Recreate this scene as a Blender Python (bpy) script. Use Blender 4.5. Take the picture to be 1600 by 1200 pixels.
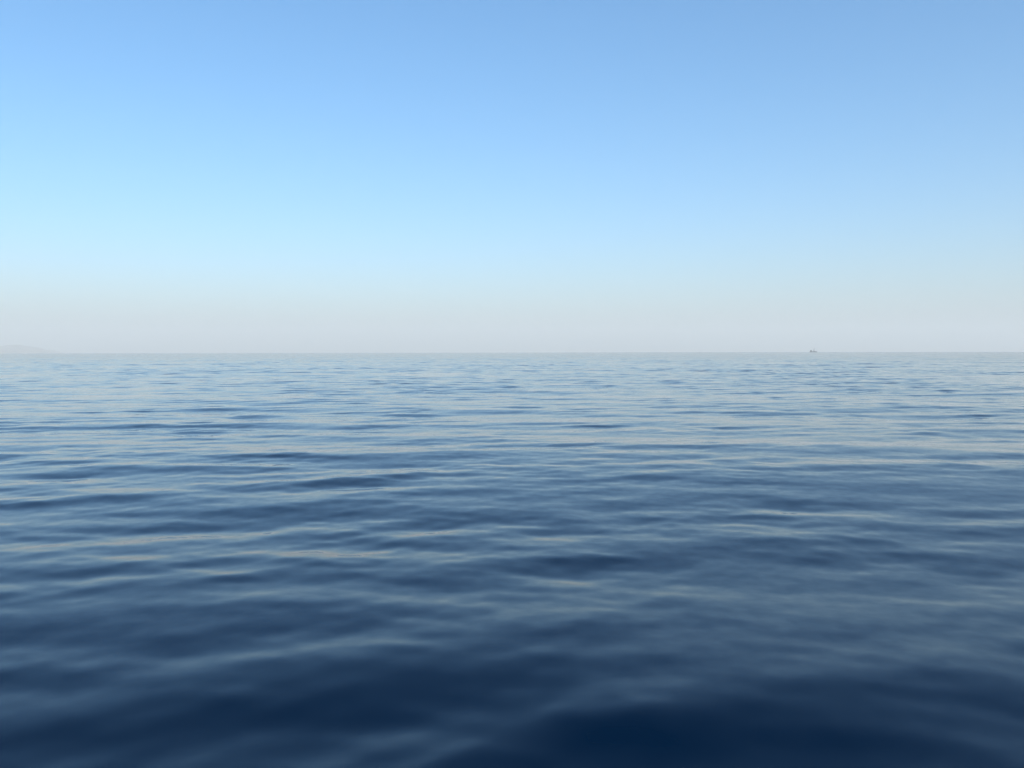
import bpy, bmesh, math
import numpy as np
from mathutils import Vector, noise
R = math.radians
sc = bpy.context.scene
for o in list(bpy.data.objects):
    bpy.data.objects.remove(o)
col = sc.collection

# ------------------------------------------------------------------ camera
CAM_H = 2.3
cam_d = bpy.data.cameras.new("camera")
cam = bpy.data.objects.new("camera", cam_d); col.objects.link(cam)
cam_d.sensor_width = 36.0
cam_d.lens = 36.0 / 2 / math.tan(R(30.2))
cam_d.clip_start = 0.05
cam_d.clip_end = 200000
cam.location = (0, 0, CAM_H)
cam.rotation_mode = 'XYZ'
cam.rotation_euler = (R(90 - 2.09), R(0.08), 0)
sc.camera = cam

# ------------------------------------------------------------------ sky, sun, exposure
SUN_EL, SUN_AZ = 38.0, -150.0        # azimuth measured clockwise from the view direction (+Y)
world = bpy.data.worlds.new("World"); sc.world = world
world.use_nodes = True
wn = world.node_tree; wn.nodes.clear()
w_out = wn.nodes.new('ShaderNodeOutputWorld')
w_bg = wn.nodes.new('ShaderNodeBackground')
w_sky = wn.nodes.new('ShaderNodeTexSky')
w_sky.sky_type = 'NISHITA'
w_sky.sun_disc = False
w_sky.sun_elevation = R(SUN_EL)
w_sky.sun_rotation = R(-SUN_AZ)
w_sky.altitude = 0
w_sky.air_density = 1.12
w_sky.dust_density = 1.7
w_sky.ozone_density = 7.0
w_bg.inputs['Strength'].default_value = 0.12
w_hs = wn.nodes.new('ShaderNodeHueSaturation')          # the camera's slightly vivid rendering of blue
w_hs.inputs['Hue'].default_value = 0.4925
w_hs.inputs['Saturation'].default_value = 1.12
wn.links.new(w_sky.outputs[0], w_hs.inputs['Color'])
wn.links.new(w_hs.outputs[0], w_bg.inputs['Color'])
wn.links.new(w_bg.outputs[0], w_out.inputs['Surface'])

sun_d = bpy.data.lights.new("sun", 'SUN')
sun_d.energy = 3.4; sun_d.angle = R(0.5); sun_d.color = (1.0, 0.93, 0.84)
sun = bpy.data.objects.new("sun", sun_d); col.objects.link(sun)
sd = Vector((math.sin(R(SUN_AZ)) * math.cos(R(SUN_EL)), math.cos(R(SUN_AZ)) * math.cos(R(SUN_EL)), math.sin(R(SUN_EL))))
sun.rotation_euler = sd.to_track_quat('Z', 'Y').to_euler()
sun.location = (-20, -30, 40)

sc.view_settings.view_transform = 'Standard'
sc.view_settings.look = 'None'
sc.view_settings.exposure = 0.73
sc.view_settings.gamma = 1.0
sc.cycles.volume_bounces = 4
sc.cycles.max_bounces = 8

# ------------------------------------------------------------------ helpers
def nmat(name):
    m = bpy.data.materials.new(name); m.use_nodes = True
    nt = m.node_tree
    return m, nt, nt.nodes['Principled BSDF']

def paint(name, c, rough=0.5, metal=0.0, wear=0.25, scale=1.5):
    m, nt, p = nmat(name)
    tc = nt.nodes.new('ShaderNodeTexCoord')
    nz = nt.nodes.new('ShaderNodeTexNoise'); nz.inputs['Scale'].default_value = scale
    nz.inputs['Detail'].default_value = 6
    mx = nt.nodes.new('ShaderNodeMix'); mx.data_type = 'RGBA'
    mx.inputs[6].default_value = (*[v * (1 - wear) for v in c], 1)
    mx.inputs[7].default_value = (*[min(1, v * (1 + wear)) for v in c], 1)
    nt.links.new(tc.outputs['Object'], nz.inputs['Vector'])
    nt.links.new(nz.outputs['Fac'], mx.inputs[0])
    nt.links.new(mx.outputs[2], p.inputs['Base Color'])
    p.inputs['Roughness'].default_value = rough
    p.inputs['Metallic'].default_value = metal
    return m

def link(name, bm, mat, parent=None, smooth=False):
    me = bpy.data.meshes.new(name)
    bm.normal_update(); bm.to_mesh(me); bm.free()
    me.materials.append(mat)
    if smooth:
        me.shade_smooth()
    o = bpy.data.objects.new(name, me); col.objects.link(o)
    if parent: o.parent = parent
    return o

def box(bm, x0, x1, y0, y1, z0, z1, taper=0.0):
    cx, cy = (x0 + x1) / 2, (y0 + y1) / 2
    vs = []
    for z, k in ((z0, 1), (z1, 1 - taper)):
        for x, y in ((x0, y0), (x1, y0), (x1, y1), (x0, y1)):
            vs.append(bm.verts.new((cx + (x - cx) * k, cy + (y - cy) * k, z)))
    for f in ((3, 2, 1, 0), (4, 5, 6, 7), (0, 1, 5, 4), (1, 2, 6, 5), (2, 3, 7, 6), (3, 0, 4, 7)):
        bm.faces.new([vs[i] for i in f])

def tube(bm, a, b, r0, r1=None, n=10):
    a, b = Vector(a), Vector(b); r1 = r0 if r1 is None else r1
    d = (b - a).normalized()
    u = d.orthogonal().normalized(); v = d.cross(u)
    ra, rb = [], []
    for i in range(n):
        t = 2 * math.pi * i / n
        w = u * math.cos(t) + v * math.sin(t)
        ra.append(bm.verts.new(a + w * r0)); rb.append(bm.verts.new(b + w * r1))
    for i in range(n):
        j = (i + 1) % n
        bm.faces.new((ra[i], ra[j], rb[j], rb[i]))
    bm.faces.new(ra[::-1]); bm.faces.new(rb)

# ------------------------------------------------------------------ sea
SEA_R = 24000.0
EARTH_R = 7.43e6        # with the usual refraction
def ring_radii():
    rs = [0.15]
    while rs[-1] < SEA_R:
        r = rs[-1]
        if r < 2.5: d = 0.12
        elif r < 14: d = 0.035 + 0.0035 * (r - 2.5)
        elif r < 150: d = 0.075 + (r - 14) * 0.0011
        else: d = 0.225 * (r / 150) ** 1.35
        rs.append(r + d)
    return np.array(rs)

def angles():
    a = list(np.linspace(-44, 44, 1050))
    a += list(np.linspace(44, 316, 220)[1:-1])
    return np.radians(np.array(a))

def sea_waves():
    """(wavelength, direction, slope, phase) of each component of the sea"""
    rng = np.random.default_rng(41)
    W = []
    def system(n, l0, l1, mean, spread, slope):
        ls = np.exp(np.linspace(math.log(l0), math.log(l1), n)) * rng.uniform(0.93, 1.07, n)
        for l in ls:
            W.append((l, math.radians(mean) + rng.normal(0, math.radians(spread)), slope / math.sqrt(n) * math.sqrt(2) * rng.uniform(0.6, 1.3), rng.uniform(0, 2 * math.pi)))
    # direction = where the crests travel, 0 = along the view
    system(10, 7.0, 22.0, 14, 18, 0.013)
    system(16, 2.2, 6.0, 15, 10, 0.018)
    system(14, 2.0, 5.0, -15, 11, 0.017)
    system(40, 0.85, 2.1, 5, 31, 0.029)
    system(46, 0.32, 0.85, -4, 36, 0.015)
    system(30, 0.16, 0.32, 0, 50, 0.003)
    return W

def build_sea():
    rs, an = ring_radii(), angles()
    nr, na = len(rs), len(an)
    dr = np.gradient(rs)
    ca, sa = np.cos(an), np.sin(an)
    X = (rs[:, None] * sa[None, :]).astype(np.float64)
    Y = (rs[:, None] * ca[None, :]).astype(np.float64)
    dth = np.gradient(np.unwrap(np.append(an, an[0] + 2 * math.pi)))[:-1]
    step = np.maximum(dr[:, None], rs[:, None] * np.abs(dth)[None, :])
    Z = np.zeros_like(X); DX = np.zeros_like(X); DY = np.zeros_like(X)
    # slow gusts: calm lanes and livelier patches on the water
    rng = np.random.default_rng(5)
    G = np.zeros_like(X)
    for i in range(14):
        l = rng.uniform(9, 60); t = rng.uniform(0, math.pi); k = 2 * math.pi / l
        G += np.sin(k * (X * math.cos(t) + Y * math.sin(t) * 1.0) + rng.uniform(0, 6.3))
    G = 1 + 0.22 * np.clip(G / 2.6, -1.6, 1.6)
    # short waves run in groups a few metres long
    G2 = np.zeros_like(X)
    for i in range(22):
        l = rng.uniform(2.4, 8.0); t = rng.uniform(0, math.pi); k = 2 * math.pi / l
        fade = np.clip((l / step - 3) / 3, 0, 1)
        G2 += fade * np.sin(k * (X * math.sin(t) + Y * math.cos(t)) + rng.uniform(0, 6.3))
    G2 = 0.25 + 0.85 * np.exp(0.32 * np.clip(G2 / 3.3, -2.2, 1.9))
    G2 = G * np.clip(G2 - 0.15, 0.2, 1.75)
    lost = np.zeros_like(X); tot = 0.0
    for (l, t, s, ph) in sea_waves():
        k = 2 * math.pi / l
        a = s / k
        f = np.clip((l / step - 2.6) / 2.6, 0, 1)
        tot += s * s
        lost += s * s * (1 - f) ** 1
        m = f.max(axis=1) > 0
        n = int(np.nonzero(m)[0].max()) + 1 if m.any() else 0
        if n == 0: continue
        p = k * (X[:n] * math.sin(t) + Y[:n] * math.cos(t)) + ph
        g = a * f[:n] * (G2[:n] if l < 2.3 else G[:n] if l < 6 else 1.0)
        Z[:n] += g * np.sin(p)
        q = 0.3 * g * np.cos(p)
        DX[:n] += q * math.sin(t); DY[:n] += q * math.cos(t)
    X += DX; Y += DY
    Z -= (X * X + Y * Y) / (2 * EARTH_R)          # curve of the earth
    co = np.stack([X, Y, Z], -1).reshape(-1, 3)
    # a breeze ruffles the water far out, ahead and to the right
    rr = np.hypot(X, Y); az = np.degrees(np.arctan2(X, Y))
    breeze = np.clip((rr - 2600) / 900, 0, 1) * np.clip((az - 1.5) / 8, 0, 1)
    fine = (np.sqrt(lost / tot) * (1 + 1.6 * breeze)).reshape(-1)
    co = np.vstack([co, [[0, 0, 0]]]); fine = np.append(fine, 0)
    i = np.arange(nr - 1)[:, None] * na; j = np.arange(na)[None, :]; j2 = (j + 1) % na
    quads = np.stack([i + j, i + na + j, i + na + j2, i + j2], -1).reshape(-1, 4)
    quads = quads[:, ::-1]
    tris = np.stack([np.arange(na), (np.arange(na) + 1) % na, np.full(na, nr * na)], -1)[:, ::-1]
    nv, nq, nt_ = len(co), len(quads), len(tris)
    me = bpy.data.meshes.new("sea_water")
    me.vertices.add(nv); me.vertices.foreach_set("co", co.astype(np.float32).ravel())
    me.loops.add(nq * 4 + nt_ * 3)
    me.loops.foreach_set("vertex_index", np.concatenate([quads.ravel(), tris.ravel()]).astype(np.int32))
    me.polygons.add(nq + nt_)
    ls = np.concatenate([np.arange(nq) * 4, nq * 4 + np.arange(nt_) * 3]).astype(np.int32)
    me.polygons.foreach_set("loop_start", ls)
    me.update(calc_edges=True)
    if me.polygons[0].normal.z < 0 or me.polygons[nq // 2].normal.z < 0:
        me.flip_normals()
    me.shade_smooth()
    at = me.attributes.new("unresolved", 'FLOAT', 'POINT')
    at.data.foreach_set("value", fine.astype(np.float32))
    o = bpy.data.objects.new("sea_water", me); col.objects.link(o)
    return o

def water_material():
    m, nt, p = nmat("sea_water")
    N, L = nt.nodes.new, nt.links.new
    p.inputs['Base Color'].default_value = (0.0001, 0.0055, 0.0180, 1)
    p.inputs['IOR'].default_value = 1.22
    p.inputs['Specular Tint'].default_value = (0.50, 0.90, 1.0, 1)
    geo = N('ShaderNodeNewGeometry'); tc = N('ShaderNodeTexCoord')
    at = N('ShaderNodeAttribute'); at.attribute_name = "unresolved"
    # ripples finer than the mesh: a small tilt of the normal, stronger where the mesh holds fewer of the waves
    def tilt(scale, seed, amp, det):
        mp = N('ShaderNodeMapping'); mp.inputs['Location'].default_value = (seed, seed * .7, 0)
        nz = N('ShaderNodeTexNoise'); nz.inputs['Scale'].default_value = scale
        nz.inputs['Detail'].default_value = det; nz.inputs['Roughness'].default_value = 0.5
        L(tc.outputs['Object'], mp.inputs['Vector']); L(mp.outputs[0], nz.inputs['Vector'])
        s = N('ShaderNodeVectorMath'); s.operation = 'SUBTRACT'; s.inputs[1].default_value = (.5, .5, .5)
        L(nz.outputs['Color'], s.inputs[0])
        k = N('ShaderNodeVectorMath'); k.operation = 'MULTIPLY'; k.inputs[1].default_value = (amp, amp * 1.5, 0)
        L(s.outputs[0], k.inputs[0])
        return k.outputs[0]
    far = tilt(0.9, 3.1, 0.13, 3)
    sc_ = N('ShaderNodeVectorMath'); sc_.operation = 'SCALE'
    L(far, sc_.inputs[0]); L(at.outputs['Fac'], sc_.inputs['Scale'])
    fine = tilt(6.0, 17.0, 0.03, 2)
    a1 = N('ShaderNodeVectorMath'); a1.operation = 'ADD'
    L(sc_.outputs[0], a1.inputs[0]); L(fine, a1.inputs[1])
    a2 = N('ShaderNodeVectorMath'); a2.operation = 'ADD'
    L(geo.outputs['Normal'], a2.inputs[0]); L(a1.outputs[0], a2.inputs[1])
    nn = N('ShaderNodeVectorMath'); nn.operation = 'NORMALIZE'
    L(a2.outputs[0], nn.inputs[0]); L(nn.outputs[0], p.inputs['Normal'])
    rg = N('ShaderNodeMath'); rg.operation = 'MULTIPLY_ADD'
    L(at.outputs['Fac'], rg.inputs[0]); rg.inputs[1].default_value = 0.06; rg.inputs[2].default_value = 0.032
    L(rg.outputs[0], p.inputs['Roughness'])
    return m

sea = build_sea()
sea.data.materials.append(water_material())
sea["kind"] = "structure"

# ------------------------------------------------------------------ far hills, left
def build_hills():
    m, nt, p = nmat("hill_scrub")
    tc = nt.nodes.new('ShaderNodeTexCoord')
    nz = nt.nodes.new('ShaderNodeTexNoise'); nz.inputs['Scale'].default_value = 0.006; nz.inputs['Detail'].default_value = 8
    cr = nt.nodes.new('ShaderNodeValToRGB')
    cr.color_ramp.elements[0].position = .35; cr.color_ramp.elements[0].color = (0.05, 0.07, 0.035, 1)
    cr.color_ramp.elements[1].position = .68; cr.color_ramp.elements[1].color = (0.22, 0.19, 0.14, 1)
    nt.links.new(tc.outputs['Object'], nz.inputs['Vector']); nt.links.new(nz.outputs['Fac'], cr.inputs[0])
    nt.links.new(cr.outputs[0], p.inputs['Base Color']); p.inputs['Roughness'].default_value = 0.95
    bm = bmesh.new()
    nx, ny = 150, 50
    x0, x1, y0, y1 = -16000.0, -9000.0, 17500.0, 20500.0
    def prof(x):     # ridge height along the range
        u = (x - x0) / (x1 - x0)
        return 0.86 * (175 * math.exp(-((x + 10550) / 430) ** 2) + 150 * math.exp(-((x + 11500) / 800) ** 2) + 150 * math.exp(-((x + 13200) / 1300) ** 2))
    vs = []
    for j in range(ny + 1):
        for i in range(nx + 1):
            x = x0 + (x1 - x0) * i / nx; y = y0 + (y1 - y0) * j / ny
            v = j / ny
            e = math.sin(math.pi * v) ** 0.8
            ed = min(1, (x1 - x) / 500, (x - x0) / 900)
            n = noise.fractal(Vector((x * .0016, y * .0016, 3)), 1, 2.1, 6)
            z = (prof(x) * (1 + .28 * n) + 8 * n) * e * ed - 55 + 8 * e * ed
            vs.append(bm.verts.new((x, y, z)))
    for j in range(ny):
        for i in range(nx):
            a = j * (nx + 1) + i
            bm.faces.new((vs[a], vs[a + 1], vs[a + nx + 2], vs[a + nx + 1]))
    o = link("hills", bm, m, smooth=True)
    o["kind"] = "structure"
    return o
build_hills()

# ------------------------------------------------------------------ ship on the horizon
def build_ship(loc, rz):
    root = bpy.data.objects.new("cargo_ship", None); col.objects.link(root)
    root.location = loc; root.rotation_euler = (0, 0, rz)
    root["label"] = "tiny dark grey ship far away on the horizon, right of centre"
    root["category"] = "ship"
    dark = paint("hull_paint", (0.012, 0.016, 0.026), 0.55)
    grey = paint("upperworks_paint", (0.06, 0.065, 0.08), 0.5)
    deckm = paint("deck_paint", (0.12, 0.10, 0.08), 0.7)
    glass = paint("window_glass", (0.02, 0.025, 0.03), 0.1)
    # hull from stations along x, stern at -x, bow at +x
    bm = bmesh.new()
    st = [(-23, 3.6, 2.6, .2), (-21, 4.4, 3.6, -1.5), (-14, 4.8, 4.2, -1.8), (0, 4.8, 4.2, -1.8), (10, 4.6, 3.8, -1.8), (17, 3.2, 1.8, -1.6), (21, 1.6, .5, -1.2), (24, .15, .05, 1.2)]
    def sheer(x): return 2.6 + (.0042 * max(0, x - 2) ** 2) + (.003 * max(0, -x - 12) ** 2)
    rows = []
    for x, wt, wb, zb in st:
        zt = sheer(x)
        pts = [(-wt, zt), (-wt * .97, zt * .35), (-wb, zb * .5), (-wb * .4, zb), (wb * .4, zb), (wb, zb * .5), (wt * .97, zt * .35), (wt, zt)]
        rows.append([bm.verts.new((x, y, z)) for y, z in pts])
    for a, b in zip(rows, rows[1:]):
        for k in range(7): bm.faces.new((a[k], a[k + 1], b[k + 1], b[k]))
    bm.faces.new(rows[0]); bm.faces.new(rows[-1][::-1])
    hull = link("hull", bm, dark, root)
    bm = bmesh.new()
    for (a, b) in zip(st, st[1:]):
        v = [bm.verts.new((x, y, sheer(x) - .45)) for x, y in ((a[0], -a[1] * .98), (b[0], -b[1] * .98), (b[0], b[1] * .98), (a[0], a[1] * .98))]
        bm.faces.new(v)
    link("deck", bm, deckm, root)
    # superstructure aft
    bm = bmesh.new()
    box(bm, -21, -8, -4.0, 4.0, 2.2, 4.9); box(bm, -20, -9, -3.6, 3.6, 4.9, 7.1, .03); box(bm, -18, -10.5, -4.3, 4.3, 7.1, 9.2, .04)
    sup = link("superstructure", bm, dark, root)
    bm = bmesh.new(); box(bm, -17.6, -11.4, -4.2, 4.2, 7.7, 8.5)
    box(bm, -10.6, -10.4, -3.4, 3.4, 7.7, 8.5)
    link("window", bm, glass, sup)
    bm = bmesh.new(); tube(bm, (-19, 0, 4.9), (-19.6, 0, 10.0), 1.1, .9, 14)
    link("funnel", bm, grey, root)
    bm = bmesh.new(); tube(bm, (-14, 0, 9.2), (-14, 0, 12.6), .25, .12); tube(bm, (-14, -1.6, 11.6), (-14, 1.6, 11.6), .1)
    link("radar_mast", bm, grey, root)
    # deck cargo block and hatch
    bm = bmesh.new(); box(bm, -6, 1, -3.4, 3.4, 2.2, 4.2); 
    link("hatch", bm, grey, root)
    bm = bmesh.new(); box(bm, 7.0, 13, -3.2, 3.2, 2.2, 4.6)
    link("hatch", bm, grey, root)
    # derrick: post leaning forward with a boom
    bm = bmesh.new(); box(bm, 1.2, 6.6, -2.8, 2.8, 2.2, 9.5, .25)
    tube(bm, (4, 0, 9.4), (4, 0, 14.5), 1.5, 1.0, 12)
    link("crane_post", bm, dark, root)
    bm = bmesh.new(); tube(bm, (3.4, 0, 12.6), (9.5, 0, 20.0), .9, .4)
    tube(bm, (4, 0, 14.5), (9.5, 0, 20.0), .2); tube(bm, (9.5, 0, 20.0), (9.5, 0, 13.5), .15)
    link("crane_boom", bm, grey, root)
    bm = bmesh.new(); tube(bm, (18.5, 0, 3), (18.5, 0, 12), .35, .18)
    link("mast", bm, grey, root)
    return root
sx = (1271 - 800) / 1376.0
SHIP_D = 5500.0
ship = build_ship((sx * SHIP_D, SHIP_D, -(SHIP_D ** 2) * (1 + sx * sx) / (2 * EARTH_R)), R(-8))
ship.scale = (0.95, 1.1, 1.33)

# ------------------------------------------------------------------ haze
HAZE = 1.0e-4
if HAZE > 0:
    m = bpy.data.materials.new("haze"); m.use_nodes = True
    nt = m.node_tree; nt.nodes.clear()
    out = nt.nodes.new('ShaderNodeOutputMaterial'); pv = nt.nodes.new('ShaderNodeVolumePrincipled')
    pv.inputs['Color'].default_value = (0.955, 0.968, 0.905, 1)
    pv.inputs['Density'].default_value = HAZE
    pv.inputs['Anisotropy'].default_value = 0.0
    nt.links.new(pv.outputs[0], out.inputs['Volume'])
    bm = bmesh.new(); box(bm, -26000, 26000, -26000, 26000, -41, 680)
    hz = link("haze", bm, m); hz["kind"] = "stuff"
